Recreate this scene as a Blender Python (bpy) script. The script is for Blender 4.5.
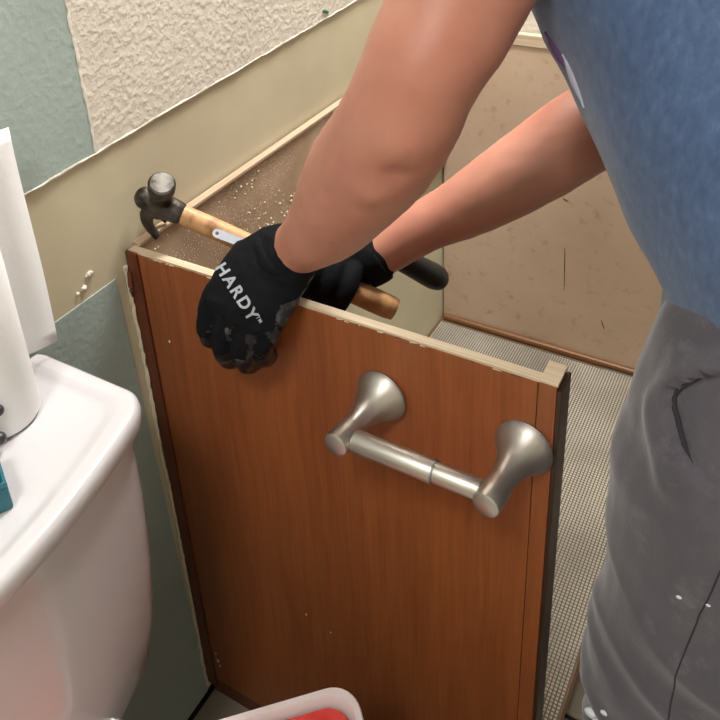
import bpy, bmesh, math, random
import numpy as np
from mathutils import Vector, Matrix, noise
from mathutils.bvhtree import BVHTree
random.seed(7)
for o in list(bpy.data.objects): bpy.data.objects.remove(o)
S = bpy.context.scene
COL = S.collection

# ------------------------------------------------------------ camera
CAM = bpy.data.cameras.new('camera'); cam = bpy.data.objects.new('camera', CAM); COL.objects.link(cam)
CAM.sensor_width = 36; CAM.lens = 820.53/720*36; CAM.shift_y = -(360-140.3)/720; CAM.clip_start = .02
_r = Vector((0.87060438, 0.49006807, -0.04337391)); _u = Vector((-0.17374541, 0.38873982, 0.90481704)); _f = Vector((-0.46028311, 0.78020167, -0.42358567))
M4 = Matrix((( _r.x,_u.x,-_f.x,0.6249),(_r.y,_u.y,-_f.y,-0.5336),(_r.z,_u.z,-_f.z,1.2616),(0,0,0,1)))
cam.matrix_world = M4
S.camera = cam
# ------------------------------------------------------------ world and light
W = bpy.data.worlds.new('world'); S.world = W; W.use_nodes = True
W.node_tree.nodes['Background'].inputs[0].default_value = (.75,.8,.85,1)
W.node_tree.nodes['Background'].inputs[1].default_value = .25
def area(name, loc, size, power, color, target):
    l = bpy.data.lights.new(name, 'AREA'); l.shape = 'DISK'; l.size = size; l.energy = power; l.color = color
    o = bpy.data.objects.new(name, l); COL.objects.link(o); o.location = loc
    d = Vector(target)-Vector(loc); o.rotation_euler = d.to_track_quat('-Z','Y').to_euler()
    return o
area('ceiling_light', (.55,-1.15,2.33), .4, 17.5, (1,.985,.965), (.55,-.9,0))
area('vanity_light', (.24,.52,2.02), .30, 27, (1,.975,.945), (.45,.3,.6))
S.view_settings.view_transform = 'Standard'; S.view_settings.look = 'None'; S.view_settings.gamma = 1
S.view_settings.use_curve_mapping = False; S.view_settings.exposure = .27

# ------------------------------------------------------------ materials
def lin(c):
    return tuple(((v/255)/12.92 if v/255<=.04045 else ((v/255+.055)/1.055)**2.4) for v in c)+(1,)
class Mat:
    def __init__(s, name, rgb, rough=.5, metal=0, spec=.5, **k):
        s.m = bpy.data.materials.new(name); s.m.use_nodes = True
        s.t = s.m.node_tree; s.n = s.t.nodes; s.b = s.n['Principled BSDF']
        s.b.inputs['Base Color'].default_value = lin(rgb); s.b.inputs['Roughness'].default_value = rough
        s.b.inputs['Metallic'].default_value = metal; s.b.inputs['Specular IOR Level'].default_value = spec
        for a,v in k.items(): s.b.inputs[a].default_value = v
        s.tc = s.n.new('ShaderNodeTexCoord')
    def map(s, scale=(1,1,1), rot=(0,0,0), loc=(0,0,0)):
        m = s.n.new('ShaderNodeMapping'); m.inputs['Scale'].default_value = scale; m.inputs['Rotation'].default_value = rot; m.inputs['Location'].default_value = loc
        s.t.links.new(s.tc.outputs['Object'], m.inputs[0]); return m.outputs[0]
    def noise(s, scale, detail=4, vec=None, rough=.55, dist=0):
        n = s.n.new('ShaderNodeTexNoise'); n.inputs['Scale'].default_value = scale; n.inputs['Detail'].default_value = detail
        n.inputs['Roughness'].default_value = rough; n.inputs['Distortion'].default_value = dist
        s.t.links.new(vec if vec else s.tc.outputs['Object'], n.inputs['Vector']); return n.outputs[0]
    def voro(s, scale, vec=None, feature='F1'):
        n = s.n.new('ShaderNodeTexVoronoi'); n.inputs['Scale'].default_value = scale; n.feature = feature
        s.t.links.new(vec if vec else s.tc.outputs['Object'], n.inputs['Vector']); return n.outputs[0]
    def ramp(s, fac, stops):
        r = s.n.new('ShaderNodeValToRGB'); e = r.color_ramp.elements
        while len(e) < len(stops): e.new(.5)
        for i,(p,c) in enumerate(stops): e[i].position = p; e[i].color = lin(c)
        s.t.links.new(fac, r.inputs[0]); return r.outputs[0]
    def mix(s, fac, a, b, mode='MIX'):
        m = s.n.new('ShaderNodeMix'); m.data_type = 'RGBA'; m.blend_type = mode
        for v,i in ((fac,0),(a,6),(b,7)):
            if hasattr(v,'links') or isinstance(v, bpy.types.NodeSocket): s.t.links.new(v, m.inputs[i])
            else: m.inputs[i].default_value = v
        return m.outputs[2]
    def col(s, c): s.t.links.new(c, s.b.inputs['Base Color']); return s
    def rough(s, c): s.t.links.new(c, s.b.inputs['Roughness']); return s
    def bump(s, h, strength=.3, dist=.002):
        b = s.n.new('ShaderNodeBump'); b.inputs['Strength'].default_value = strength; b.inputs['Distance'].default_value = dist
        s.t.links.new(h, b.inputs['Height']); 
        old = s.b.inputs['Normal'].links
        if old: s.t.links.new(old[0].from_socket, b.inputs['Normal'])
        s.t.links.new(b.outputs[0], s.b.inputs['Normal']); return s

def paint(name, rgb, relief, scale=75):
    m = Mat(name, rgb, .55); c2 = tuple(int(v*.94) for v in rgb)
    m.col(m.ramp(m.noise(6,4), [(.3,c2),(.7,rgb)]))
    m.bump(m.ramp(m.noise(scale,2,rough=.45),[(.40,(0,0,0)),(.74,(255,255,255))]), relief, .003).bump(m.noise(scale*3.2,2), relief*.3, .0015)
    return m.m
M = {}
M['sage'] = paint('sage_paint', (158,173,167), .10, 135)
M['cream'] = paint('cream_textured_paint', (212,205,191), .24, 130)
M['tan'] = paint('tan_smooth_wall', (196,186,158), .02, 60)
M['inner_wall'] = paint('pale_cream_wall', (206,200,172), .02)
M['white_wall'] = paint('warm_white_wall', (222,216,204), .25)
M['ceiling'] = paint('ceiling_white', (232,230,224), .3)
def wood(name, dark, mid, light, rough=.36, gs=1.0, axis='z'):
    m = Mat(name, mid, rough)
    sc = {'z':(14,14,1.1),'x':(1.1,14,14),'y':(14,1.1,14)}[axis]
    v = m.map(tuple(a*gs for a in sc))
    n = m.noise(1.6,5,v,.55,1.2)
    fine = m.noise(9,4,m.map(tuple(a*gs*(2.6 if a>2 else .9) for a in sc)),.6)
    c = m.ramp(n, [(.25,dark),(.5,mid),(.78,light)])
    c = m.mix(.5, c, m.ramp(fine,[(.3,dark),(.75,light)]))
    m.col(c); m.bump(fine,.06,.001)
    m.rough(m.ramp(m.noise(5),[(.2,(158,158,158)),(.8,(186,186,186))]))
    return m
wm = wood('reddish_brown_veneer', (110,58,27), (140,78,38), (157,90,47), .36)
# cathedral figure of the veneer
w = wm.n.new('ShaderNodeTexWave'); w.wave_type='BANDS'; w.bands_direction='X'; w.inputs['Scale'].default_value=9; w.inputs['Distortion'].default_value=7; w.inputs['Detail'].default_value=3; w.inputs['Detail Scale'].default_value=.9
wm.t.links.new(wm.map((2.2,2.2,.55)), w.inputs['Vector'])
cur = wm.b.inputs['Base Color'].links[0].from_socket
wm.col(wm.mix(.16, cur, wm.ramp(w.outputs[0],[(.1,(104,48,21)),(.6,(146,76,38)),(1,(130,64,30))])))
M['veneer'] = wm.m
M['veneer_dark'] = wood('darker_scribe_wood', (62,28,14), (88,40,20), (112,54,27), .42).m
M['ply'] = wood('raw_plywood_edge', (166,142,114), (200,182,154), (220,206,182), .7, 1, 'x').m
M['ply_y'] = wood('raw_plywood_edge_long', (148,122,98), (176,152,128), (194,172,148), .7, 1, 'y').m
M['face_dark'] = wood('dark_stained_frame_edge', (34,20,12), (52,31,19), (70,42,26), .55).m
M['brown_trim'] = wood('brown_trim', (92,60,34), (124,84,50), (150,108,70), .5, 1,'x').m
m = Mat('speckled_hardboard', (140,112,84), .62)
base = m.ramp(m.noise(9,6),[(.3,(144,116,92)),(.55,(174,148,122)),(.8,(198,178,152))])
sp = m.voro(260); msk = m.ramp(sp,[(.0,(255,255,255)),(.22,(255,255,255)),(.34,(0,0,0))])
gate = m.ramp(m.noise(13,3),[(.42,(0,0,0)),(.62,(255,255,255))])
k = m.mix(1., msk, gate, 'MULTIPLY')
m.col(m.mix(k, base, lin((214,204,184)))); m.bump(k,.5,.002)
M['back'] = m.m
m = Mat('stained_beige_panel', (176,152,126), .5)
c = m.ramp(m.noise(5,7,rough=.62),[(.28,(164,136,114)),(.5,(190,164,142)),(.75,(204,183,162))])
d = m.ramp(m.noise(42,4),[(.25,(150,122,98)),(.42,(192,170,146)),(1,(192,170,146))])
m.col(m.mix(.45,c,d,'MULTIPLY')); m.b.inputs['Base Color'].links
c2 = m.mix(.55,c,d); m.col(c2)
M['far'] = m.m
m = Mat('grey_beige_liner', (176,168,150), .75)
m.col(m.ramp(m.noise(7,5),[(.3,(146,138,124)),(.55,(176,169,154)),(.8,(194,188,174))]))
M['liner'] = m.m
M['liner_base'] = Mat('liner_weave_base', (96,89,78), .85).m
m = Mat('floor_tile', (150,140,124), .4); m.col(m.ramp(m.noise(8,5),[(.3,(128,118,102)),(.7,(160,150,134))])); M['tile'] = m.m
M['grout'] = Mat('dark_grout', (34,28,22), .9).m
M['ceramic'] = Mat('white_glazed_ceramic', (188,185,187), .14, 0, .5, **{'Coat Weight':.3,'Coat Roughness':.05}).m
M['seat'] = Mat('white_plastic', (220,218,214), .3).m
m = Mat('paper', (236,236,236), .9); m.bump(m.voro(150),.12,.001); M['paper'] = m.m
M['card'] = Mat('cardboard_core', (150,120,86), .85).m
m = Mat('brushed_nickel', (192,186,178), .27, 1.0)
m.rough(m.ramp(m.noise(30,3,m.map((1,1,22))),[(.3,(160,160,160)),(.7,(184,184,184))]))
M['nickel'] = m.m
m = Mat('worn_steel', (120,116,108), .55, 1.0)
m.col(m.ramp(m.noise(60,5),[(.35,(58,52,46)),(.6,(104,101,96))])); M['steel'] = m.m
M['bright_steel'] = Mat('bright_steel', (150,154,162), .5, 1.0).m
m = Mat('hickory_handle', (188,140,92), .5)
c = m.ramp(m.noise(3,5,m.map((26,26,4)),.6),[(.25,(120,80,48)),(.5,(172,126,82)),(.8,(196,152,106))])
m.col(m.mix(.5,c,m.ramp(m.noise(40,4),[(.34,(110,70,40)),(.5,(206,160,110))]))); M['hickory'] = m.m
M['rubber'] = Mat('black_rubber', (12,12,13), .5).m
M['dark_grip'] = Mat('dark_grey_grip', (40,42,44), .4).m
M['teal'] = Mat('teal_plastic', (24,92,106), .4).m
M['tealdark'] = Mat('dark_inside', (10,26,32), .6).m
M['tub'] = Mat('clear_frosted_plastic', (240,226,226), .3, 0, .5, **{'Transmission Weight':.4,'IOR':1.35}).m
m = Mat('red_fill', (208,64,58), .35); m.col(m.ramp(m.noise(18,3),[(.35,(192,52,48)),(.65,(220,84,76))])); M['red'] = m.m
m = Mat('skin', (206,146,126), .48, 0, .4, **{'Subsurface Weight':.03,'Subsurface Scale':.012})
m.b.inputs['Subsurface Radius'].default_value = (1,.35,.2)
c = m.ramp(m.noise(14,4),[(.3,(160,102,85)),(.55,(176,123,104)),(.8,(187,139,121))])
spots = m.ramp(m.voro(34),[(.0,(128,76,60)),(.05,(180,124,103)),(1,(180,124,103))])
big=m.ramp(m.noise(4.5,3),[(.35,(172,100,82)),(.65,(186,136,114))]); m.col(m.mix(.22,m.mix(.45,c,big),spots)); m.bump(m.noise(220,3),.12,.0008).bump(m.noise(24,3),.12,.003)
M['skin'] = m.m
m = Mat('blue_heather_cotton', (76,94,126), .9, 0, .2, **{'Sheen Weight':.25})
c = m.ramp(m.noise(160,4,m.map((1,1,.5))),[(.3,(58,75,105)),(.6,(78,97,130)),(.85,(104,121,150))])
lint = m.ramp(m.voro(42),[(.0,(190,200,216)),(.03,(190,200,216)),(.045,(76,99,138))])
m.col(m.mix(.18,m.mix(.3,c,m.ramp(m.noise(9,4),[(.3,(64,82,114)),(.7,(86,105,137))])),lint,'LIGHTEN')); m.bump(m.noise(420,2),.25,.0008)
M['shirt'] = m.m
m = Mat('dusty_grey_fleece', (84,82,88), .92, 0, .2, **{'Sheen Weight':.3})
c = m.ramp(m.noise(7,6,m.map((1,1,.7)),.6),[(.3,(66,63,70)),(.52,(82,78,85)),(.78,(112,106,113))])
sp = m.ramp(m.noise(38,5,rough=.7),[(.55,(80,76,83)),(.78,(128,122,128))])
m.col(m.mix(.4,c,sp)); m.bump(m.noise(300,2),.3,.001)
M['pants'] = m.m
M['pants_dark'] = Mat('pocket_shade_and_seam', (44,42,47), .95).m  # dark tone for the painted shade in the pocket and for the side seam
m = Mat('black_knit_glove', (9,10,14), .8, 0, .15); m.bump(m.noise(500,2),.3,.0006); M['glove'] = m.m
m = Mat('black_coated_palm', (20,21,25), .38); m.col(m.ramp(m.noise(60,5),[(.52,(18,19,23)),(.72,(92,92,94))])); m.bump(m.noise(160,3),.4,.001); M['coat'] = m.m
M['print'] = Mat('light_grey_print', (150,155,162), .6).m
M['paintmark'] = Mat('dried_white_paint', (202,208,212), .7).m
M['caulk'] = Mat('torn_cream_caulk', (208,198,172), .7).m
M['chip'] = Mat('green_scrap', (70,120,100), .6).m
M['hair'] = Mat('dark_brown_hair', (48,36,28), .6).m
M['eye'] = Mat('eye_white', (225,222,215), .2).m
M['shoe'] = Mat('dark_work_shoe', (46,42,40), .7).m
M['purple'] = Mat('purple_cotton', (96,66,110), .9).m
M['palecotton'] = Mat('pale_cotton', (170,172,190), .9).m
M['lamp'] = Mat('lamp_glass', (245,240,230), .4, **{'Emission Strength':2.5}).m
M['lamp'].node_tree.nodes['Principled BSDF'].inputs['Emission Color'].default_value = (1,.93,.84,1)

# ------------------------------------------------------------ mesh helpers
def link(name, me, mat, parent=None, smooth=False):
    o = bpy.data.objects.new(name, me); COL.objects.link(o)
    for x in (mat if isinstance(mat,(list,tuple)) else [mat]):
        if x: me.materials.append(x)
    if smooth:
        me.polygons.foreach_set('use_smooth', [True]*len(me.polygons))
        if smooth!='all': me.set_sharp_from_angle(angle=math.radians(38))
    if parent: o.parent = parent; o.matrix_parent_inverse = parent.matrix_world.inverted()
    return o
def raw(name, v, f, mat, parent=None, smooth=False):
    me = bpy.data.meshes.new(name); me.from_pydata([tuple(p) for p in v], [], f); me.update()
    return link(name, me, mat, parent, smooth)
def tag(o, label=None, cat=None, group=None, kind=None):
    if label: o['label'] = label
    if cat: o['category'] = cat
    if group: o['group'] = group
    if kind: o['kind'] = kind
    return o
def empty(name, loc):
    o = bpy.data.objects.new(name, None); COL.objects.link(o); o.location = loc; o.empty_display_size = .05
    bpy.context.view_layer.update(); return o
def from_bm(name, bm, mat, parent=None, smooth=False):
    me = bpy.data.meshes.new(name); bm.normal_update(); bm.to_mesh(me); bm.free()
    return link(name, me, mat, parent, smooth)
def boxbm(x0,x1,y0,y1,z0,z1,bev=0,seg=2):
    bm = bmesh.new(); bmesh.ops.create_cube(bm, size=1)
    for v in bm.verts: v.co = Vector(((x0+x1)/2+v.co.x*(x1-x0),(y0+y1)/2+v.co.y*(y1-y0),(z0+z1)/2+v.co.z*(z1-z0)))
    if bev: bmesh.ops.bevel(bm, geom=bm.edges[:], offset=bev, segments=seg, affect='EDGES', profile=.5)
    return bm
def box(name, x0,x1,y0,y1,z0,z1, mat, parent=None, bev=0):
    return from_bm(name, boxbm(x0,x1,y0,y1,z0,z1,bev), mat, parent)
def rings_mesh(rings, cap0=True, cap1=True):
    v=[]; f=[]; n=len(rings[0])
    for r in rings: v += [tuple(p) for p in r]
    for i in range(len(rings)-1):
        for j in range(n):
            f.append((i*n+j, i*n+(j+1)%n, (i+1)*n+(j+1)%n, (i+1)*n+j))
    if cap0: f.append(tuple(range(n-1,-1,-1)))
    if cap1: f.append(tuple((len(rings)-1)*n+j for j in range(n)))
    return v,f
def catmull(P, k):
    P=[np.array(p,float) for p in P]; P=[2*P[0]-P[1]]+P+[2*P[-1]-P[-2]]; o=[]
    for i in range(1,len(P)-2):
        for j in range(k):
            t=j/k; a,b,c,d=P[i-1:i+3]
            o.append(.5*((2*b)+(-a+c)*t+(2*a-5*b+4*c-d)*t*t+(-a+3*b-3*c+d)*t**3))
    o.append(P[-2]); return o
def tube(pts, radii, ref=(0,0,1), n=20, k=4, ends=(True,True)):
    """closed loft; radii r or (a,b): a measured along ref made square to the path"""
    R=[(r,r) if not isinstance(r,(tuple,list)) else r for r in radii]
    C=catmull([tuple(p)+tuple(r) for p,r in zip(pts,R)], k)
    P=[Vector(c[:3]) for c in C]; RR=[c[3:5] for c in C]
    T=[(P[min(i+1,len(P)-1)]-P[max(i-1,0)]).normalized() for i in range(len(P))]
    rings=[]
    def ring(p,t,a,b):
        s=Vector(ref); s=(s-t*s.dot(t)).normalized(); q=t.cross(s)
        return [p+s*(a*math.cos(2*math.pi*j/n))+q*(b*math.sin(2*math.pi*j/n)) for j in range(n)]
    if ends[0]:
        for c in (.95,.8,.55,.3):
            s=math.sqrt(1-c*c); m_=min(RR[0]); rings.append(ring(P[0]-T[0]*m_*c,T[0],RR[0][0]*s+1e-5,RR[0][1]*s+1e-5))
    for p,t,r in zip(P,T,RR): rings.append(ring(p,t,max(r[0],1e-4),max(r[1],1e-4)))
    if ends[1]:
        for c in (.3,.55,.8,.95):
            s=math.sqrt(1-c*c); m_=min(RR[-1]); rings.append(ring(P[-1]+T[-1]*m_*c,T[-1],RR[-1][0]*s+1e-5,RR[-1][1]*s+1e-5))
    return rings_mesh(rings)
def ellipsoid(c, r, rot=None, n=20, m=12):
    rings=[]
    for i in range(1,m):
        th=math.pi*i/m
        rings.append([Vector((r[0]*math.sin(th)*math.cos(2*math.pi*j/n), r[1]*math.sin(th)*math.sin(2*math.pi*j/n), -r[2]*math.cos(th))) for j in range(n)])
    R=rot or Matrix.Identity(3)
    rings=[[R@p+Vector(c) for p in q] for q in rings]
    return rings_mesh(rings)
def join(parts):
    v=[];f=[]
    for a,b in parts:
        o=len(v); v+=[tuple(p) for p in a]; f+=[tuple(i+o for i in q) for q in b]
    return v,f
def voxel(name, parts, size, mat, parent=None, smooth=6, factor=.5):
    v,f=join(parts)
    me=bpy.data.meshes.new('tmp'); me.from_pydata(v,[],f); me.update()
    bm=bmesh.new(); bm.from_mesh(me); bmesh.ops.recalc_face_normals(bm, faces=bm.faces[:]); bm.to_mesh(me); bm.free()
    o=bpy.data.objects.new('tmp',me); COL.objects.link(o)
    r=o.modifiers.new('r','REMESH'); r.mode='VOXEL'; r.voxel_size=size; r.adaptivity=0
    if smooth:
        s=o.modifiers.new('s','SMOOTH'); s.factor=factor; s.iterations=smooth
    dg=bpy.context.evaluated_depsgraph_get(); ev=o.evaluated_get(dg)
    nm=bpy.data.meshes.new_from_object(ev); nm.name=name
    bpy.data.objects.remove(o); bpy.data.meshes.remove(me)
    nm.materials.clear()
    return link(name, nm, mat, parent, 'all')
def displace(o, fn):
    me=o.data; me.update(); nv=len(me.vertices)
    co=np.empty(nv*3); me.vertices.foreach_get('co',co); no=np.empty(nv*3); me.vertices.foreach_get('normal',no)
    co=co.reshape(-1,3); no=no.reshape(-1,3)
    d=np.array([fn(Vector(c),Vector(n)) for c,n in zip(co,no)])
    co=co+no*d[:,None]; me.vertices.foreach_set('co',co.ravel()); me.update()
def lathe(profile, origin, axis, n=32):
    """profile: (distance along axis, radius)"""
    a=Vector(axis).normalized(); s=a.orthogonal().normalized(); t=a.cross(s); O=Vector(origin)
    return rings_mesh([[O+a*d+(s*math.cos(2*math.pi*j/n)+t*math.sin(2*math.pi*j/n))*max(r,1e-5) for j in range(n)] for d,r in profile])
def bvh(o):
    me=o.data; return BVHTree.FromPolygons([v.co.copy() for v in me.vertices],[tuple(p.vertices) for p in me.polygons])

# ------------------------------------------------------------ the room
H=.78; CW=.493; CL=.855
def wall_zones():
    # (y0,y1,z0,z1,material,proud)
    Z=[(-1.5,-.013,.905,2.4,0,.0024),(-.013,.875,.905,2.4,1,.0024),
       (-1.5,.875,.752,.905,2,0.),(-1.5,(-.003,-.020),0,.752,0,.0012),((-.003,-.020),0.0,0,.752,2,0.),(0,.875,0,.752,3,0.)]
    v=[];f=[];mi=[]
    for y0,y1,z0,z1,m_,p in Z:
        o=len(v); x0=-.1
        ya,yb=y0 if isinstance(y0,tuple) else (y0,y0); yc,yd=y1 if isinstance(y1,tuple) else (y1,y1)
        v+=[(x0,ya,z0),(x0,yc,z0),(x0,yd,z1),(x0,yb,z1),(p,ya,z0),(p,yc,z0),(p,yd,z1),(p,yb,z1)]
        for q in ((4,5,6,7),(0,3,2,1),(0,1,5,4),(3,7,6,2),(0,4,7,3),(1,2,6,5)): f.append(tuple(i+o for i in q)); mi.append(m_)
    v=[(x,y,.9045+.033*y) if abs(z-.905)<1e-6 else (x,y,z) for x,y,z in v]
    o=raw('wall_left',v,f,[M['sage'],M['cream'],M['tan'],M['inner_wall']])
    o.data.polygons.foreach_set('material_index',mi)
    tag(o,'painted wall with sage, cream and tan bands behind the toilet and cabinet','wall',kind='structure')
    return o
wl=wall_zones()
# torn paint lips along the old backsplash line and beside the old mirror
def ragged(name, p0, p1, width, thick, mat, parent, n=60, seed=1, axis_w=(0,0,1), out=(1,0,0)):
    rnd=random.Random(seed); rings=[]
    p0=Vector(p0);p1=Vector(p1);w=Vector(axis_w);q=Vector(out)
    for i in range(n):
        t=i/(n-1); p=p0.lerp(p1,t); a=width*(.55+.9*rnd.random()); b=thick*(.5+rnd.random()); j=w*(rnd.random()-.5)*width*.6
        rings.append([p+j-w*a/2,p+j-w*a/2+q*b*.7,p+j+q*b,p+j+w*a/2+q*b*.6,p+j+w*a/2])
    v,f=rings_mesh(rings); return raw(name,v,f,mat,parent,True)
ragged('paint_lip',(.0022,-1.4,.8583),(.0022,.87,.9332),.0022,.0012,M['cream'],wl,220,2)
ragged('paint_lip',(.0021,-.013,.9041),(.0021,-.013,1.4),.0030,.0012,M['white_wall'],wl,80,3,(0,1,0))
for (y,z,s) in ((-.052,.778,.0045),(-.062,.767,.0035),(-.071,.766,.002)):
    a,b=ellipsoid((.0005,y,z),(.0022,s,s*.7)); o=raw('plaster_fleck',a,b,M['cream'],wl,True); displace(o,lambda c,n:.002*noise.noise(c*400))
a,b=ellipsoid((.0034,.440,.930),(.0012,.009,.0026),Matrix.Rotation(math.radians(-25),3,'X')); raw('paint_chip',a,b,M['chip'],wl,True)
def plane_struct(name,x0,x1,y0,y1,z0,z1,mat,label,cat):
    return tag(box(name,x0,x1,y0,y1,z0,z1,mat),label,cat,kind='structure')
plane_struct('wall_far',-.1,2.0,.875,.975,0,2.4,M['cream'],'cream wall beyond the far end of the cabinet','wall')
plane_struct('wall_right',1.9,2.0,-1.5,.875,0,2.4,M['white_wall'],'plain warm white wall behind the man','wall')
plane_struct('wall_near',-.1,2.0,-1.6,-1.5,0,2.4,M['white_wall'],'plain warm white wall behind the viewer','wall')
plane_struct('ceiling',-.1,2.0,-1.6,.975,2.4,2.5,M['ceiling'],'plain white bathroom ceiling','ceiling')
fl=plane_struct('floor',-.1,2.0,-1.6,.975,-.06,-.004,M['grout'],'tiled bathroom floor with dark joints','floor')
tb=boxbm(0,.148,0,.148,-.012,0,.0015,1); tme=bpy.data.meshes.new('tile'); tb.to_mesh(tme); tb.free(); tme.materials.append(M['tile'])
for i in range(12):
    for j in range(15):
        x=.008+i*.155; y=-1.49+j*.155
        o=bpy.data.objects.new('tile',tme); COL.objects.link(o); o.location=(x,y,.0); o.parent=fl
# ceiling lamp fixtures (they carry the area lights)
t=empty('ceiling_lamp',(.55,-1.15,2.4))
v,f=lathe([(0,.12),(.03,.12),(.035,.10)],(.55,-1.15,2.4),(0,0,-1)); raw('base',v,f,M['nickel'],t,True)
v,f=lathe([(.018,.19),(.03,.21),(.045,.21),(.05,.19)],(.55,-1.15,2.4),(0,0,-1)); raw('glass_shade',v,f,M['lamp'],t,True)
tag(t,'round flush ceiling lamp with frosted glass above the toilet','lamp')

t=empty('wall_lamp',(.0024,.52,2.06))
v,f=lathe([(0,.06),(.012,.06),(.016,.05)],(.0024,.52,2.10),(1,0,0)); raw('backplate',v,f,M['nickel'],t,True)
v,f=tube([(.015,.52,2.10),(.12,.52,2.13),(.22,.52,2.13),(.24,.52,2.10)],[.009,.008,.008,.012],(0,1,0),14,4); raw('arm',v,f,M['nickel'],t,True)
v,f=lathe([(0,.03),(.012,.05),(.045,.13),(.052,.155),(.056,.155),(.048,.13),(.014,.046)],(.24,.52,2.095),(0,0,-1)); raw('lamp_shade',v,f,M['lamp'],t,True)
tag(t,'nickel wall lamp with wide white shade high above the cabinet','lamp')

# ------------------------------------------------------------ vanity cabinet
cab=empty('vanity_cabinet',(CW/2,CL/2,0))
tag(cab,'open reddish brown vanity cabinet with its countertop removed','cabinet')
ep=box('end_panel',.020,.4725,0,.0105,.035,H-.0025,M['veneer'],cab,.0006)
tag(ep,'reddish brown veneered end panel')
box('raw_top_edge',.006,.474,.0008,.0105,H-.0024,H,M['ply'],ep)
sp_=box('scribe_strip',.0035,.0198,-.0025,.0105,.02,H-.001,M['veneer_dark'],cab,.0008); tag(sp_,'dark split wood strip against the wall')
st=box('stile',.4732,CW-.004,-.0004,.028,.035,H-.002,M['veneer'],cab,.0006); tag(st,'front stile of the cabinet end')
box('stile_edge',CW-.0038,CW,.0005,.029,.035,H-.006,M['face_dark'],st,.0004)
box('stile_top',.4735,CW-.003,.0004,.0275,H-.0019,H+.0012,M['ply'],st,.0006)
box('plinth',.01,.43,.002,.0105,.001,.0345,M['veneer_dark'],cab)
bp=box('back_panel',.004,.0105,.0108,CL-.0002,.50,H-.0004,M['back'],cab); tag(bp,'brown hardboard back panel flecked with plaster crumbs')
# speckles: crumbs of plaster stuck on the back panel
cr=[]
for i in range(1300):
    y=.03+random.random()*.45; z=.50+random.random()*.275
    if noise.noise(Vector((y*9,z*9,0)))<-.12: continue
    s=.0007+.0016*random.random()**2
    cr.append(ellipsoid((.0106,y,z),(s,s*1.1,s),None,6,4))
v,f=join(cr); tag(raw('plaster_crumbs',v,f,M['caulk'],bp),kind='stuff')
tr=box('back_rail_top',.0032,.0142,.0106,CL-.0004,H-.0002,H+.004,M['ply_y'],cab,.0006); tag(tr,'raw wood top edge of the back panel')
fp=box('far_panel',.004,CW-.002,CL,CL+.012,.035,H-.012,M['far'],cab); tag(fp,'stained beige inner face of the far end panel')
box('panel_top_edge',.004,CW-.002,CL-.003,CL+.012,H-.0118,H+.010,M['ply'],fp,.001)
bs=box('bottom_shelf',.002,CW-.014,.011,CL-.0005,.092,.104,M['brown_trim'],cab)
box('shelf_front_rail',CW-.0138,CW-.003,.029,CL-.0005,.070,.106,M['brown_trim'],bs,.001)
box('toe_board',.40,.415,.011,CL-.0005,.001,.0915,M['face_dark'],cab)
box('corner_moulding',.006,CW-.02,CL-.012,CL-.0004,.1045,.118,M['brown_trim'],cab,.004)
# scratches in the far panel
for (x,z,l,a) in ((.266,.36,.10,.05),(.255,.47,.012,1.2),(.35,.21,.02,.4)):
    v,f=tube([(x,CL-.0002,z),(x+l*math.sin(a)*.5,CL-.0002,z-l*.5*math.cos(a)),(x+l*math.sin(a),CL-.0002,z-l*math.cos(a))],[.0005,.0010,.0004],(0,1,0),6,2)
    raw('scratch',v,f,M['face_dark'],fp)
cb=ragged('caulk_bead',(.0005,-.004,.012),(.0008,-.0035,H-.02),.0035,.0035,M['caulk'],cab,110,5,(0,1,0)); tag(cb,'torn cream caulk line against the wall')
# splintered chips along the raw top
for i in range(26):
    x=.03+random.random()*.43; l=.002+random.random()*.006
    v,f=tube([(x,.0002,H-.003),(x+l,-.0006,H-.001-random.random()*.002)],[.0008,.0003],(0,0,1),5,1); raw('splinter',v,f,random.choice([M['ply'],M['veneer_dark'],M['ply']]),ep)
v,f=tube([(.006,-.004,.752),(.010,-.009,.738),(.007,-.006,.722)],[.0022,.0028,.001],(0,0,1),8,3); raw('splinter',v,f,M['veneer_dark'],sp_)
for (x,z,s) in ((.046,.668,.0022),(.03,.085,.004),(.032,.075,.003),(.028,.10,.0022),(.20,.30,.0016),(.235,.29,.001)):
    a,b=ellipsoid((x,-.0003,z),(s*.6,.0006,s),None,8,6); raw('paint_fleck',a,b,M['white_wall'],ep,True)

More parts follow.
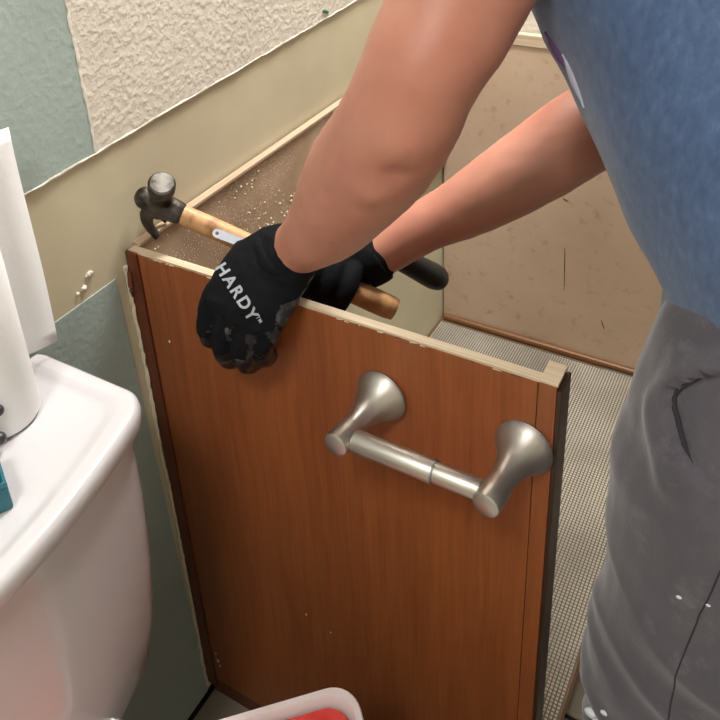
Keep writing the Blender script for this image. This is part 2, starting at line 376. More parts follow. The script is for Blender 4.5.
# ------------------------------------------------------------ shelf liner: real knobs
def liner(name,x0,x1,y0,y1,z,pitch,label,cat,group):
    nx=int((x1-x0)/pitch); ny=int((y1-y0)/pitch)
    gx,gy=np.meshgrid(np.arange(nx),np.arange(ny),indexing='ij'); gx=gx.ravel(); gy=gy.ravel()
    cx=x0+(gx+.5)*pitch; cy=y0+(gy+.5)*pitch
    dz=np.array([.0014*noise.noise(Vector((a*9,b*9,z))) for a,b in zip(cx,cy)])
    a=pitch*.36; b=pitch*.24; h=.0016
    V=np.zeros((len(cx),8,3))
    for i,(sx,sy,s,hh) in enumerate([(-1,-1,a,0),(1,-1,a,0),(1,1,a,0),(-1,1,a,0),(-1,-1,b,h),(1,-1,b,h),(1,1,b,h),(-1,1,b,h)]):
        V[:,i,0]=cx+sx*s; V[:,i,1]=cy+sy*s; V[:,i,2]=z+hh+dz*.5
    F0=np.array([(4,5,6,7),(0,1,5,4),(1,2,6,5),(2,3,7,6),(3,0,4,7)])
    F=(F0[None]+(np.arange(len(cx))*8)[:,None,None]).reshape(-1,4)
    me=bpy.data.meshes.new(name); V=V.reshape(-1,3)
    me.vertices.add(len(V)); me.vertices.foreach_set('co',V.ravel())
    me.loops.add(F.size); me.loops.foreach_set('vertex_index',F.ravel().astype(np.int32))
    me.polygons.add(len(F)); me.polygons.foreach_set('loop_start',np.arange(0,F.size,4,dtype=np.int32)); me.update(calc_edges=True)
    root=box(name,x0,x1,y0,y1,z-.0008,z+.0004,M['liner_base'])
    k=link('knob_pattern',me,M['liner'],root); k['kind']='stuff'
    tag(root,label,cat,group); return root
liner('shelf_liner',.006,.372,.02,.840,.1052,.0054,'wide grey beige nubbed shelf liner sheet covering the cabinet bottom','shelf liner','liner sheets in the cabinet')
liner('shelf_liner',.368,.488,.03,.840,.1078,.0054,'narrow grey beige nubbed liner strip along the open cabinet front','shelf liner','liner sheets in the cabinet')

# ------------------------------------------------------------ toilet paper holder
th=empty('toilet_paper_holder',(.3925,-.001,.702)); tag(th,'brushed nickel toilet paper holder with empty roller on the brown panel','paper holder')
ax=(-.085,-1,.02)
for k,x in enumerate((.321,.464)):
    o_=(x,-.0006,.702)
    v,f=lathe([(0,.0005),(0,.0265),(.003,.0275),(.0055,.0262),(.008,.0245),(.014,.0205),(.022,.0165),(.032,.0132),(.042,.0117),(.047,.0112),(.0505,.0112)],o_,ax,36); p=raw('post',v,f,M['nickel'],th,True)
    v,f=lathe([(.0506,.0107),(.0512,.0119),(.062,.0124),(.074,.0124),(.0766,.0118),(.078,.0098),(.0785,.0005)],o_,ax,36); raw('end_cap',v,f,M['nickel'],p,True)
    v,f=lathe([(0,.0272),(.0012,.0277),(.0022,.0270)],o_,ax,36); raw('wall_flange',v,f,M['bright_steel'],p,True)
Y0=-.064
v,f=lathe([(0,.0008),(0,.0098),(.002,.0105),(.078,.0105),(.0795,.0100),(.0795,.0005)],(.327,Y0,.7033),(1,0,0),30); rl=raw('roller',v,f,M['nickel'],th,True)
v,f=lathe([(0,.0005),(0,.0094),(.040,.0094),(.0415,.0086),(.0415,.0005)],(.4068,Y0,.7033),(1,0,0),30); raw('roller_inner_tube',v,f,M['nickel'],rl,True)
v,f=lathe([(0,.0107),(.0014,.0107)],(.4052,Y0,.7033),(1,0,0),30); raw('joint_ring',v,f,M['bright_steel'],rl,True)

# ------------------------------------------------------------ toilet
TY=-.355
toilet=empty('toilet',(.30,TY,0)); tag(toilet,'white ceramic toilet with wide tank lid beside the brown cabinet','toilet')
def rr(x0,x1,y0,y1,r,z,bow=0,n=8,nl=14):
    """rounded rectangle ring with a bowed +x side"""
    pts=[]
    def arc(cx,cy,a0):
        for i in range(n+1):
            a=a0+math.pi/2*i/n; pts.append([cx+r*math.cos(a),cy+r*math.sin(a)])
    arc(x1-r,y1-r,0); arc(x0+r*.4,y1-r,math.pi/2); arc(x0+r*.4,y0+r,math.pi); 
    arc(x1-r,y0+r,1.5*math.pi)
    for i in range(1,nl): pts.append([x1,y0+r+(y1-y0-2*r)*i/nl])
    yc=(y0+y1)/2; hw=(y1-y0)/2
    out=[]
    for x,y in pts:
        if bow: x=x-bow*((y-yc)/hw)**2*max(0,min(1,(x-x0)/(x1-x0)))
        out.append(Vector((max(x,x0) ,y,z)))
    return out
a0,a1=-.578,-.133
def tr_(dx,z,dxb=0): return rr(.010+dxb,.190-dx,a0+dx,a1-dx,max(.010,.026-dx*.3),z,.040)
rings=[tr_(.013,.422),tr_(.016,.40)]
tank=[]
for (x1,ye,z) in ((.130,-.225,.398),(.150,-.205,.402),(.165,-.188,.415),(.174,-.172,.44),(.178,-.159,.49),(.180,-.150,.56),(.181,-.145,.64),(.181,-.144,.713)): tank.append(rr(.012,x1,-.711-ye,ye,.03,z,.036))
v,f=rings_mesh(tank); raw('tank',v,f,M['ceramic'],toilet,True)
lid=[]
for (dx,z) in ((.020,.7135),(.009,.7136),(.0065,.7145),(.0065,.7175),(.0045,.7190),(.0010,.7196),(.0,.7215),(.0,.732),(.0006,.7355),(.0022,.7388),(.0048,.7405),(.0070,.7408),(.0150,.7408),(.0170,.7404),(.0225,.7372),(.0260,.7360),(.0285,.7356),(.06,.7354)): lid.append(tr_(dx,z))
v,f=rings_mesh(lid); raw('tank_lid',v,f,M['ceramic'],toilet,True)
def oval(cx,cy,rx,ry,z,n=44,flat=.0):
    out=[]
    for j in range(n):
        a=2*math.pi*j/n; c=math.cos(a); s=math.sin(a)
        x=cx+rx*c; 
        if c<0: x=cx+rx*c*(1-flat)
        out.append(Vector((x,cy+ry*s*(1-.12*max(0,c)),z)))
    return out
bowl=[oval(.38,TY,.22,.115,.001),oval(.38,TY,.215,.11,.02),oval(.375,TY,.17,.095,.10),oval(.38,TY,.175,.105,.18),oval(.40,TY,.205,.14,.27),oval(.42,TY,.228,.166,.34),oval(.425,TY,.232,.170,.375),oval(.425,TY,.228,.166,.385)]
v,f=rings_mesh(bowl); raw('bowl',v,f,M['ceramic'],toilet,True)
ped=[rr(.012,.33,TY-.09,TY+.09,.03,.25),rr(.012,.33,TY-.11,TY+.11,.03,.34),rr(.012,.33,TY-.125,TY+.125,.03,.385),rr(.014,.33,TY-.122,TY+.122,.03,.397)]
v,f=rings_mesh(ped); raw('tank_shelf',v,f,M['ceramic'],toilet,True)
def slab(name,z0,z1,rx,ry,cx):
    v,f=rings_mesh([oval(cx,TY,rx-.006,ry-.006,z0),oval(cx,TY,rx,ry,z0+.004),oval(cx,TY,rx,ry,z1-.005),oval(cx,TY,rx-.003,ry-.003,z1-.0015),oval(cx,TY,rx-.010,ry-.010,z1)])
    return raw(name,v,f,M['seat'],toilet,True)
slab('seat',.388,.403,.226,.172,.435); slab('seat_lid',.405,.422,.224,.170,.435)

# ------------------------------------------------------------ things on the toilet
tw=empty('paper_towel_roll',(.043,-.211,.7365)); tag(tw,'white paper towel roll standing on the toilet tank lid','paper towel')
cx,cy,R0=.043,-.211,.036
v,f=lathe([(0,.012),(0,R0-.002),(.003,R0),(.275,R0),(.278,R0-.002),(.278,.012),(.2,.012),(.1,.012)],(cx,cy,.7372),(0,0,1),56); raw('roll',v,f,M['paper'],tw,True)
v,f=lathe([(0,.0125),(.2785,.0125),(.2785,.0105),(.002,.0105)],(cx,cy,.7371),(0,0,1),30); raw('core',v,f,M['card'],tw,True)
# loose sheet leaving the roll on the wall side, hanging free past it
path=[]
for i in range(9):
    a=math.radians(250-i*10); path.append((cx+(R0+.0012)*math.cos(a),cy+(R0+.0012)*math.sin(a)))
path+= [(.0075,-.200),(.010,-.185),(.017,-.165),(.025,-.145),(.030,-.1265)]
path=[p for p in path if p[1]<-.12]
sv=[];sf=[];nz=16
for i,(x,y) in enumerate(path):
    for j in range(nz+1):
        z=.755+(.983-.755)*j/nz; wv=.0015*math.sin(z*26+i*.4)*max(0,(i-7))/7
        sv.append((max(x+wv,.006),y+.004*(j/nz)*(i/len(path)),z))
for i in range(len(path)-1):
    for j in range(nz): a=i*(nz+1)+j; sf.append((a,a+nz+1,a+nz+2,a+1))
sh=raw('loose_sheet',sv,sf,M['paper'],tw,True); s_=sh.modifiers.new('thick','SOLIDIFY'); s_.thickness=.0006
# dark tool grips whose ends reach into view
tl=empty('hand_tool',(.05,-.25,.745)); tag(tl,'pair of dark rounded tool grips lying on the tank lid by the paper towel','hand tool')
for (p0,p1) in (((.134,-.245,.7452),(.092,-.2275,.7462)),):
    pass
v,f=tube([(.060,-.345,.7445),(.068,-.300,.748),(.076,-.262,.751),(.081,-.238,.750)],[.006,.0068,.0072,.0058],(0,0,1),14,4); raw('grip',v,f,M['dark_grip'],tl,True)
v,f=tube([(.062,-.345,.752),(.068,-.30,.766),(.076,-.262,.7745),(.080,-.232,.7755)],[.006,.0066,.0068,.0052],(0,0,1),14,4); raw('grip',v,f,M['dark_grip'],tl,True)
v,f=tube([(.060,-.343,.7445),(.058,-.40,.744),(.056,-.45,.744)],[.006,.008,.004],(0,0,1),12,4); raw('jaw',v,f,M['steel'],tl,True)
v,f=tube([(.062,-.343,.752),(.060,-.40,.752),(.058,-.45,.750)],[.006,.007,.004],(0,0,1),12,4); raw('jaw',v,f,M['steel'],tl,True)
# teal box
tbx=empty('teal_box',(.10,-.31,.7365)); tag(tbx,'small teal plastic box on the toilet tank lid edge','box')
rot=Matrix.Rotation(math.radians(-28),4,'Z'); c0=Vector((.099,-.304,.7362))
def oriented(name,bm,mat,parent,smooth=False):
    bmesh.ops.transform(bm,matrix=Matrix.Translation(c0)@rot,verts=bm.verts[:]); return from_bm(name,bm,mat,parent,smooth)
bm=boxbm(-.022,.022,-.045,.045,0,.022,.002); oriented('box_body',bm,M['teal'],tbx)
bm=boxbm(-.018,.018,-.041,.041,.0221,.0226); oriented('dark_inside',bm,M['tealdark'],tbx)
for sx in (-.021,.019): oriented('rim',boxbm(sx,sx+.002,-.043,.043,.0222,.027),M['teal'],tbx)
for sy in (-.045,.043): oriented('rim',boxbm(-.021,.021,sy,sy+.002,.0222,.027),M['teal'],tbx)
for k in range(5): oriented('tooth',boxbm(-.016,.016,-.035+k*.016,-.031+k*.016,.0227,.026),M['tealdark'],tbx)

# tub with red contents on the toilet seat lid
tub=empty('plastic_tub',(.335,-.262,.423)); tag(tub,'clear plastic tub with red contents at the bottom edge before the cabinet','tub')
Rz=Matrix.Rotation(math.radians(44),3,'Z'); tc=Vector((.334,-.262,0))
def trr(hx,hy,r,z,n=8):
    pts=[]
    for (sx,sy,a0_) in ((1,1,0),(-1,1,90),(-1,-1,180),(1,-1,270)):
        for i in range(n+1):
            a=math.radians(a0_+90*i/n); pts.append(Rz@Vector((sx*(hx-r)+r*math.cos(a),sy*(hy-r)+r*math.sin(a),z))+tc)
    return pts
v,f=rings_mesh([trr(.090,.070,.02,.4235),trr(.092,.072,.022,.427),trr(.098,.079,.024,.462),trr(.1035,.0845,.026,.463),trr(.105,.086,.027,.466),trr(.1035,.0845,.026,.469),trr(.0985,.0795,.025,.4685),trr(.097,.078,.024,.466),trr(.0955,.0765,.023,.458),trr(.090,.070,.021,.4275)]); raw('tub_body',v,f,M['tub'],tub,True)
v,f=rings_mesh([trr(.088,.068,.02,.428),trr(.0935,.0745,.022,.456),trr(.092,.073,.021,.4595),trr(.086,.067,.018,.4605),trr(.05,.04,.012,.4595)]); o=raw('red_contents',v,f,M['red'],tub,True)

# ------------------------------------------------------------ hammer
hb=Vector((.036,.030,.829)); he=Vector((.268,.130,.698)); h=(he-hb).normalized()
a_=Vector((.40,-.30,.82)); a_=(a_-h*a_.dot(h)*.4).normalized(); c_=h.cross(a_).normalized()
ham=empty('claw_hammer',hb); tag(ham,'claw hammer with worn steel head and wooden handle over the cabinet edge','hammer')
hd=[]
hd.append(lathe([(.046,.0005),(.046,.0128),(.0450,.0146),(.033,.0146),(.031,.0138),(.028,.0112),(.02,.0108),(.012,.0125),(.0,.0135),(-.012,.013)],hb,a_,28))
hd.append(tube([hb-h*.017,hb+h*.0,hb+h*.020],[(.0145,.0125),(.0160,.0140),(.0145,.0125)],a_,18,3))
hm=voxel('head',hd,.0014,M['steel'],ham,2)
v,f=lathe([(.0461,.0126),(.0467,.0122),(.0468,.0005)],hb,a_,28); raw('striking_face',v,f,M['steel'],hm,False)
for s in (-1,1):
    pts=[hb-a_*.006+c_*(s*.005)-h*.004,hb-a_*.020+c_*(s*.008)-h*.011,hb-a_*.036+c_*(s*.010)-h*.008,hb-a_*.050+c_*(s*.012)+h*.004]
    v,f=tube(pts,[(.0045,.0105),(.0052,.0085),(.0055,.006),(.005,.0022)],c_,14,5); raw('claw',v,f,M['steel'],hm,True)
L_=(he-hb).length
v,f=tube([hb+h*.012,hb+h*.05,hb+h*.11,hb+h*.18,hb+h*.24,hb+h*(L_-.012),hb+h*L_],[(.0115,.0095),(.0135,.011),(.0132,.0110),(.0145,.012),(.0155,.013),(.0155,.0132),(.0138,.0118)],a_,20,5,(False,False)); hn=raw('handle',v,f,M['hickory'],ham,True)
# flat steel bar with a nail hole beside the handle
bar=empty('flat_steel_bar',(.113,.023,.813)); tag(bar,'thin bright steel bar with a hole tucked under the near glove','pry bar')
b0=Vector((.112,.030,.812)); b1=Vector((.205,.066,.772)); bd=(b1-b0).normalized(); bn=(Vector((.3,-.6,.75))-bd*Vector((.3,-.6,.75)).dot(bd)).normalized(); bw=bd.cross(bn)
bm=bmesh.new(); outer=[];inner=[]
ow=.0048; Lb=(b1-b0).length
for j in range(24):
    a=2*math.pi*j/24; c,s=math.cos(a),math.sin(a)
    outer.append(b0+bd*(ow*c if c<0 else (Lb if c>.2 else ow*c))+bw*ow*(s if abs(c)<.999 else s)); inner.append(b0+bd*.0019*c+bw*.0019*s)
ov=[bm.verts.new(p) for p in outer]; iv=[bm.verts.new(p) for p in inner]
for j in range(24): bm.faces.new((ov[j],ov[(j+1)%24],iv[(j+1)%24],iv[j]))
r_=bmesh.ops.extrude_face_region(bm,geom=bm.faces[:]); bmesh.ops.translate(bm,vec=bn*.0022,verts=[e for e in r_['geom'] if isinstance(e,bmesh.types.BMVert)])
bmesh.ops.recalc_face_normals(bm,faces=bm.faces[:]); from_bm('shank',bm,M['bright_steel'],bar)
# black handled tool in the far hand
bt=empty('black_handled_tool',(.25,.18,.72)); tag(bt,'tool with round ended black rubber handle held in the far glove','hand tool')
v,f=tube([(.200,.150,.764),(.225,.168,.745),(.250,.190,.722),(.272,.215,.694),(.277,.221,.688)],[(.010,.012),(.012,.014),(.0135,.016),(.0155,.019),(.0150,.0185)],(0,0,1),20,4); raw('grip',v,f,M['rubber'],bt,True)
v,f=tube([(.198,.149,.766),(.172,.128,.790),(.160,.118,.801)],[(.003,.008),(.0025,.009),(.0015,.010)],(0,0,1),12,3); raw('blade',v,f,M['steel'],bt,True)

# ------------------------------------------------------------ the man
person=empty('person',(.66,.14,0)); tag(person,'man in blue t-shirt, grey sweatpants and black gloves leaning over the cabinet','person')
LA=[(.213,.010,.822),(.228,.014,.838),(.265,.005,.874),(.295,-.005,.916),(.327,-.015,.958),(.352,-.023,.995),(.366,-.025,1.020),(.376,-.014,1.052),(.389,.018,1.094),(.400,.060,1.160),(.415,.105,1.235)]
LR=[.026,.0275,.0365,.0435,.0475,.0475,.0465,.0470,.0530,.058,.062]
RA=[(.232,.148,.745),(.250,.163,.757),(.276,.188,.775),(.302,.209,.789),(.356,.249,.824),(.413,.295,.869),(.440,.322,.892),(.447,.352,.945),(.442,.39,1.05),(.428,.42,1.17),(.42,.425,1.225)]
RR_=[.026,.027,.030,.034,.044,.0495,.0475,.048,.053,.058,.062]
HIP=Vector((.705,.130,.86)); SH=Vector((.44,.262,1.25))
body=[ellipsoid((.376,-.020,.994),(.023,.024,.030)),ellipsoid((.362,-.050,1.000),(.024,.020,.026)),tube(LA,LR,(0,0,1),22,3),tube(RA,RR_,(0,0,1),22,3)]
tors=[(.685,.13,.80),(.670,.135,.88),(.620,.16,.97),(.555,.195,1.06),(.50,.23,1.16),(.445,.26,1.255),(.405,.262,1.31),(.380,.26,1.345)]
body.append(tube(tors,[(.14,.09),(.145,.095),(.13,.085),(.135,.09),(.155,.10),(.14,.075),(.062,.056),(.054,.054)],(0,1,0),24,4))
body.append(tube([(.405,.26,1.29),(.375,.26,1.345),(.352,.26,1.39)],[.056,.054,.056],(0,1,0),20,3))
# head: looks down at the work
HR=Matrix.Rotation(math.radians(-42),3,'Y')
HC=Vector((.318,.258,1.445))
def hp(x,y,z): return HC+HR@Vector((x,y,z))     # local: -x is the face, z up
def hel(x,y,z,rx,ry,rz): return ellipsoid(hp(x,y,z),(rx,ry,rz),HR,22,14)
body+= [hel(.012,0,.03,.092,.074,.088),hel(-.022,0,-.035,.066,.058,.078),hel(-.045,0,-.092,.030,.034,.024),
        hel(-.090,0,-.022,.014,.010,.026),hel(-.100,0,-.040,.014,.014,.011),hel(-.072,0,.022,.022,.056,.014),
        hel(-.078,0,-.068,.012,.024,.006),hel(-.076,0,-.078,.012,.021,.006)]
for s in (-1,1): body+=[hel(.012,s*.074,-.012,.018,.007,.030),hel(-.055,s*.038,-.028,.024,.018,.022)]
# legs inside the trousers
LL=[(.68,.045,.86),(.655,.03,.66),(.630,.022,.46),(.655,.03,.28),(.70,.03,.09)]
RL=[(.715,.225,.86),(.735,.262,.66),(.74,.285,.46),(.755,.29,.28),(.79,.29,.09)]
for P in (LL,RL): body.append(tube(P,[.085,.072,.056,.05,.038],(1,0,0),20,4))
bd_=voxel('body',body,.006,M['skin'],person,5); 
ARM=[((0.385, -0.07, 1.007), 0.006, 0.017), ((0.353, -0.056, 0.96), 0.0045, 0.015), ((0.374, -0.064, 0.983), -0.003, 0.009), ((0.292, -0.018, 0.967), 0.004, 0.03), ((0.405, -0.049, 1.072), 0.004, 0.03)]
displace(bd_,lambda c,n:sum(a*math.exp(-((c-Vector(p)).length/w_)**2) for p,a,w_ in ARM)+.0016*noise.noise(c*26)+.0006*noise.noise(c*70))
for s in (-1,1):
    a,b=ellipsoid(hp(-.073,s*.033,.002),(.012,.014,.011)); raw('eye',a,b,M['eye'],bd_,True)
    v,f=tube([hp(-.090,s*.016,.020),hp(-.090,s*.034,.026),hp(-.078,s*.054,.020)],[.004,.0045,.003],(0,0,1),8,4); raw('eyebrow',v,f,M['hair'],bd_,True)
hr_=voxel('hair',[hel(.022,0,.040,.094,.080,.088),hel(.055,0,-.01,.058,.066,.070)],.005,M['hair'],bd_,3)
displace(hr_,lambda c,n:.004*noise.noise(c*60))

# trousers
pt=[]
pt.append(tube([(.690,.13,.935),(.692,.13,.90),(.697,.13,.84),(.700,.13,.78)],[(.158,.112),(.164,.118),(.175,.130),(.170,.125)],(0,1,0),28,4))
pt.append(tube([(.672,.040,.84),(.650,.030,.74),(.644,.022,.62),(.631,.018,.50),(.629,.020,.42),(.650,.024,.30),(.678,.028,.18),(.696,.03,.07)],[(.118,.092),(.116,.098),(.106,.098),(.098,.092),(.094,.088),(.088,.082),(.080,.074),(.078,.068)],(1,0,0),28,5,(True,False)))
pt.append(tube([(.715,.215,.84),(.725,.24,.74),(.735,.262,.62),(.742,.278,.50),(.745,.285,.42),(.755,.29,.30),(.775,.29,.18),(.785,.29,.07)],[(.118,.092),(.116,.098),(.106,.095),(.098,.09),(.094,.088),(.088,.082),(.080,.074),(.078,.068)],(1,0,0),28,5,(True,False)))
pn=voxel('trousers',pt,.0042,M['pants'],person,12)
WELT=[(.617,-.058,.895),(.597,-.053,.878),(.579,-.049,.858),(.565,-.037,.825),(.567,-.046,.807),(.579,-.057,.784),(.59,-.066,.768)]
OPEN=[(.618,-.068,.876),(.597,-.062,.861),(.581,-.057,.841),(.578,-.059,.83),(.586,-.066,.819),(.599,-.073,.805),(.609,-.078,.795)]
FOLD=[(.625,-.055,.912),(.588,-.042,.888),(.570,-.030,.870)]
OPEN=[(x-.020,y+.010,z) for x,y,z in OPEN]; WELT=[(x-.010,y+.004,z) for x,y,z in WELT]
_pb=bvh(pn)
def snap(P): return np.array([tuple(_pb.find_nearest(Vector(c))[0]) for c in catmull(P,6)])
WELT_,OPEN_,FOLD_=snap(WELT),snap(OPEN),snap(FOLD)
def near_line(c,P): return float(np.sqrt(((P-np.array(c))**2).sum(1).min()))
def pf(c,n):
    x=0
    if c.z>.74 and c.y<.08:
        a=near_line(c,WELT_); b=near_line(c,OPEN_); g=near_line(c,FOLD_)
        q=OPEN_[int(((OPEN_-np.array(c))**2).sum(1).argmin())]; v_=np.array(c)-q; ctr=np.array((.612,-.072,.835))-q
        sgn=float(v_@ctr)>0
        x=.006*math.exp(-(a/.012)**2)+(-.011*math.exp(-b/.022) if sgn else .003*math.exp(-b/.015))-.006*math.exp(-(g/.008)**2)
    return x+pf0(c,n)
def pf0(c,n):
    q=Vector((c.x*5,c.y*5,c.z*15)); w=noise.noise(Vector((c.x*3,c.y*3,c.z*4)))*1.2
    r=1-abs(noise.noise(Vector((c.x*4+w,c.y*4,c.z*11+w*2+c.x*8))))*2
    return .009*r*max(.25,min(1,(1.0-c.z)*1.3))+.004*noise.noise(q*1.7)-.003
displace(pn,pf)
# shirt
sh=[]
sh.append(tube([(.681,.135,.826),(.664,.140,.895),(.610,.16,.975),(.547,.195,1.06),(.490,.23,1.16),(.445,.26,1.245),(.412,.262,1.300)],[(.178,.130),(.172,.126),(.162,.122),(.165,.125),(.178,.128),(.160,.10),(.082,.072)],(0,1,0),30,4,(False,False)))
sh.append(tube([(.44,.15,1.235),(.415,.105,1.235),(.402,.066,1.170),(.398,.048,1.138)],[.088,.080,.074,.073],(0,0,1),24,4,(True,False)))
sh.append(tube([(.44,.37,1.225),(.42,.425,1.225),(.430,.415,1.16),(.440,.400,1.09)],[.088,.080,.076,.075],(0,0,1),24,4,(True,False)))
st_=voxel('t_shirt',sh,.006,M['shirt'],person,8)
def sf_(c,n):
    w=noise.noise(c*5)
    return .0085*(1-2*abs(noise.noise(Vector((c.x*5+c.z*3,c.y*4+w,c.z*5-c.x*6)))))+.003*noise.noise(c*16)
displace(st_,sf_)

# left glove: gripping over the panel edge
GW=[(.164,-.040,.801),(.184,-.045,.789),(.206,-.045,.779),(.225,-.037,.774)]
PIP=[(.154,-.046,.764),(.175,-.051,.750),(.199,-.051,.750),(.216,-.042,.753)]
MIDJ=[(.140,-.031,.730),(.163,-.034,.715),(.188,-.035,.718),(.206,-.030,.728)]
TIP=[(.130,-.0125,.710),(.155,-.0125,.695),(.180,-.0125,.701),(.199,-.0125,.715)]
wr=Vector((.212,.009,.823)); mc=Vector((.195,-.0425,.786)); wid=(Vector(GW[3])-Vector(GW[0])).normalized()
g=[tube([wr,wr.lerp(mc,.35)+Vector((-.002,0,.004)),wr.lerp(mc,.75)+Vector((0,0,.004)),mc],[(.0355,.030),(.0415,.0240),(.0430,.0185),(.0405,.0155)],wid,24,5)]
fr=[.0106,.0110,.0108,.0096]
for a,b,c,d,r in zip(GW,PIP,MIDJ,TIP,fr):
    a=Vector(a); base=a.lerp(wr,.30)
    g.append(tube([base,a,b,c,d],[r*.9,r*.98,r*1.03,r*.98,r*.88],wid,14,5))
g.append(tube([(.190,.0,.815),(.168,.006,.812),(.150,.026,.802),(.146,.044,.782),(.150,.050,.768)],[.016,.0145,.0125,.0118,.010],(0,0,1),16,5))
gl=voxel('glove',g,.0024,[M['glove'],M['coat']],person,2); tag(gl,'black glove with grey lettering gripping the panel edge')
displace(gl,lambda c,n:.0012*(1-2*abs(noise.noise(c*55)))+.0005*noise.noise(c*140))
mi=[]
for p in gl.data.polygons:
    c=p.center; mi.append(1 if (c.z<.742+.03*noise.noise(c*30) or (p.normal.x+.4*noise.noise(c*60)>.72 and c.z<.800) or p.normal.z<-.35) else 0)
gl.data.polygons.foreach_set('material_index',mi)
ax_=(Vector((.240,.018,.852))-Vector((.205,.004,.812))).normalized()
cf=voxel('cuff',[tube([(.194,-.002,.802),(.203,.003,.812),(.211,.007,.821),(.215,.009,.825)],[(.0385,.030),(.0385,.032),(.0375,.033),(.036,.033)],wid,30,5,(False,False))],.0022,M['glove'],gl,4)
displace(cf,lambda c,n:.0014*noise.noise(c*70))
# lettering wraps on the back of the hand
bv=bvh(gl)
def lettering(txt,size,center,ux,uy,parent):
    cu=bpy.data.curves.new('t','FONT'); cu.body=txt; cu.size=size; cu.align_x='CENTER'; cu.align_y='CENTER'; cu.space_character=1.28; cu.offset=size*.03
    o=bpy.data.objects.new('t',cu); COL.objects.link(o)
    dg=bpy.context.evaluated_depsgraph_get(); me=bpy.data.meshes.new_from_object(o.evaluated_get(dg)); bpy.data.objects.remove(o)
    bm=bmesh.new(); bm.from_mesh(me); bmesh.ops.triangulate(bm,faces=bm.faces[:])
    for _ in range(4):
        es=[e for e in bm.edges if e.calc_length()>size*.14]
        if es: bmesh.ops.subdivide_edges(bm,edges=es,cuts=1); bmesh.ops.triangulate(bm,faces=bm.faces[:])
    nn=ux.cross(uy).normalized()
    for v in bm.verts:
        p=center+ux*v.co.x+uy*v.co.y; hit=bv.ray_cast(p+nn*.08,-nn)
        v.co=(hit[0] if hit[0] else p)+nn*.0009
    return from_bm('lettering',bm,M['print'],parent)
ux=Vector((.62,-.09,-.77)).normalized(); up_=(wr-mc); up_=(up_-ux*up_.dot(ux)).normalized()
lettering('HARDY',.0152,Vector((.182,-.033,.801)),ux,up_,gl)
lettering('TM',.0045,Vector((.182,-.033,.801))+ux*.033+up_*.004,ux,up_,gl)
# right glove: fist around the hammer handle
hu=a_; hv=c_                                # around the handle: hu towards viewer and up
grip=[]
up3=Vector((0,0,1)); e1=(up3-h*up3.dot(h)).normalized(); e2=h.cross(e1).normalized()   # e1 up, e2 sideways
near=e2 if e2.y<0 else -e2
def around(s,ang,r): return hb+h*s+(e1*math.cos(ang)+near*math.sin(ang))*r
for k,s in enumerate((.160,.181,.202,.222)):
    q=[math.radians(x) for x in (-55,-5,45,90,135,165)]
    grip.append(tube([around(s,x,.0245+(.003 if i==0 else 0)) for i,x in enumerate(q)],[.012,.0115,.0112,.0108,.0102,.0092],h,14,5))
pc=around(.192,math.radians(-55),.030)
wr2=Vector((.232,.148,.745))
grip.append(tube([wr2,wr2.lerp(pc,.5)+Vector((0,0,.004)),pc,around(.190,math.radians(-10),.026)],[(.031,.029),(.036,.024),(.040,.018),(.034,.012)],h,22,5))
grip.append(tube([wr2.lerp(pc,.4),around(.226,math.radians(-95),.030),around(.215,math.radians(-140),.026),around(.19,math.radians(-175),.024)],[.016,.013,.0118,.010],h,14,5))
gr=voxel('glove',grip,.0026,M['glove'],person,4); tag(gr,'black glove closed around the hammer handle')
displace(gr,lambda c,n:.0012*noise.noise(c*60))
cf2=voxel('cuff',[tube([(.222,.137,.738),(.230,.145,.743),(.238,.152,.749)],[.030,.0305,.030],(0,0,1),26,5,(False,False))],.0024,M['glove'],gr,3)
displace(cf2,lambda c,n:.0016*noise.noise(c*60))

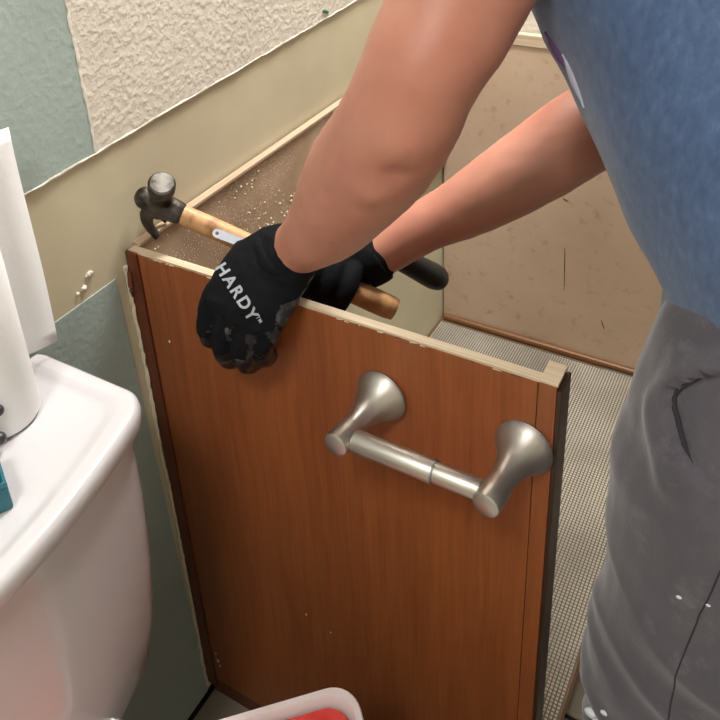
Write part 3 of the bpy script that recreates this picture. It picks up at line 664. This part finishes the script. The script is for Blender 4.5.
# trouser pocket shade strip, seam and paint marks follow the cloth
pb=bvh(pn)
def onpants(p,off=.001):
    q=pb.find_nearest(Vector(p)); return q[0]+q[1]*off
def cloth_strip(name,pts,r,mat,parent,off=.001,k=10):
    C=[onpants(Vector(c),off) for c in catmull(pts,k)]
    v,f=tube([tuple(c) for c in C],[r if 0<i<len(C)-1 else (r[0]*.4,r[1]*.4) for i in range(len(C))],(0,0,1),10,1); return raw(name,v,f,mat,parent,True)
C=[Vector(c)+(Vector(c)-Vector((.70,.06,c[2]))).normalized()*-.0050 for c in OPEN_[4:]]
v,f=tube([tuple(c) for c in C],[(.0021*max(.15,min(1,i/6,(len(C)-1-i)/6)),)*2 for i in range(len(C))],(0,0,1),10,1); raw('pocket_opening_shade',v,f,M['pants_dark'],pn,'all')  # dark strip in the crease, shade of the pocket gap put in as colour
cloth_strip('side_seam',[(.634,-.083,.736),(.626,-.08,.679),(.619,-.076,.623),(.617,-.075,.582),(.619,-.075,.531),(.63,-.07,.42),(.65,-.06,.28)],(.0007,.0007),M['pants_dark'],pn,-.0001)
for (p,s) in (((.558,-.039,.451),.009),((.567,-.044,.456),.006),((.573,-.043,.475),.004),((.609,-.067,.676),.0022),((.629,-.076,.684),.0018)):
    c=onpants(p,.0005); a,b=ellipsoid(c,(s,s*.5,s*.6),None,12,8); raw('paint_mark',a,b,M['paintmark'],pn,True)
# tie-dye print on the front of the shirt
sb=bvh(st_)
def onshirt(p,off): q=sb.find_nearest(Vector(p)); return q[0]+q[1]*off
for nm,pts,r,mt in (('front_print',[(.435,.10,1.052),(.447,.095,1.036),(.456,.090,1.022)],(.006,.002),M['purple']),('front_print',[(.450,.087,1.036),(.462,.085,1.017),(.476,.083,.999)],(.005,.002),M['palecotton'])):
    C=[onshirt(Vector(c),.0) for c in catmull(pts,8)]; v,f=tube([tuple(c) for c in C],[(r[0]*max(.2,math.sin(math.pi*i/(len(C)-1))),r[1]) for i in range(len(C))],(0,0,1),10,1); raw(nm,v,f,mt,st_,True)
# shoes
for (x,y) in ((.665,.03),(.755,.29)):
    s=voxel('shoe',[tube([(x+.09,y,.045),(x+.03,y,.05),(x-.04,y,.045),(x-.12,y,.035),(x-.155,y,.030)],[(.036,.044),(.040,.050),(.042,.045),(.046,.034),(.034,.026)],(0,1,0),20,4),tube([(x+.045,y,.05),(x+.04,y,.10)],[.046,.046],(1,0,0),18,3)],.005,M['shoe'],person,4)
    for v_ in s.data.vertices: v_.co.z=max(v_.co.z,.002)
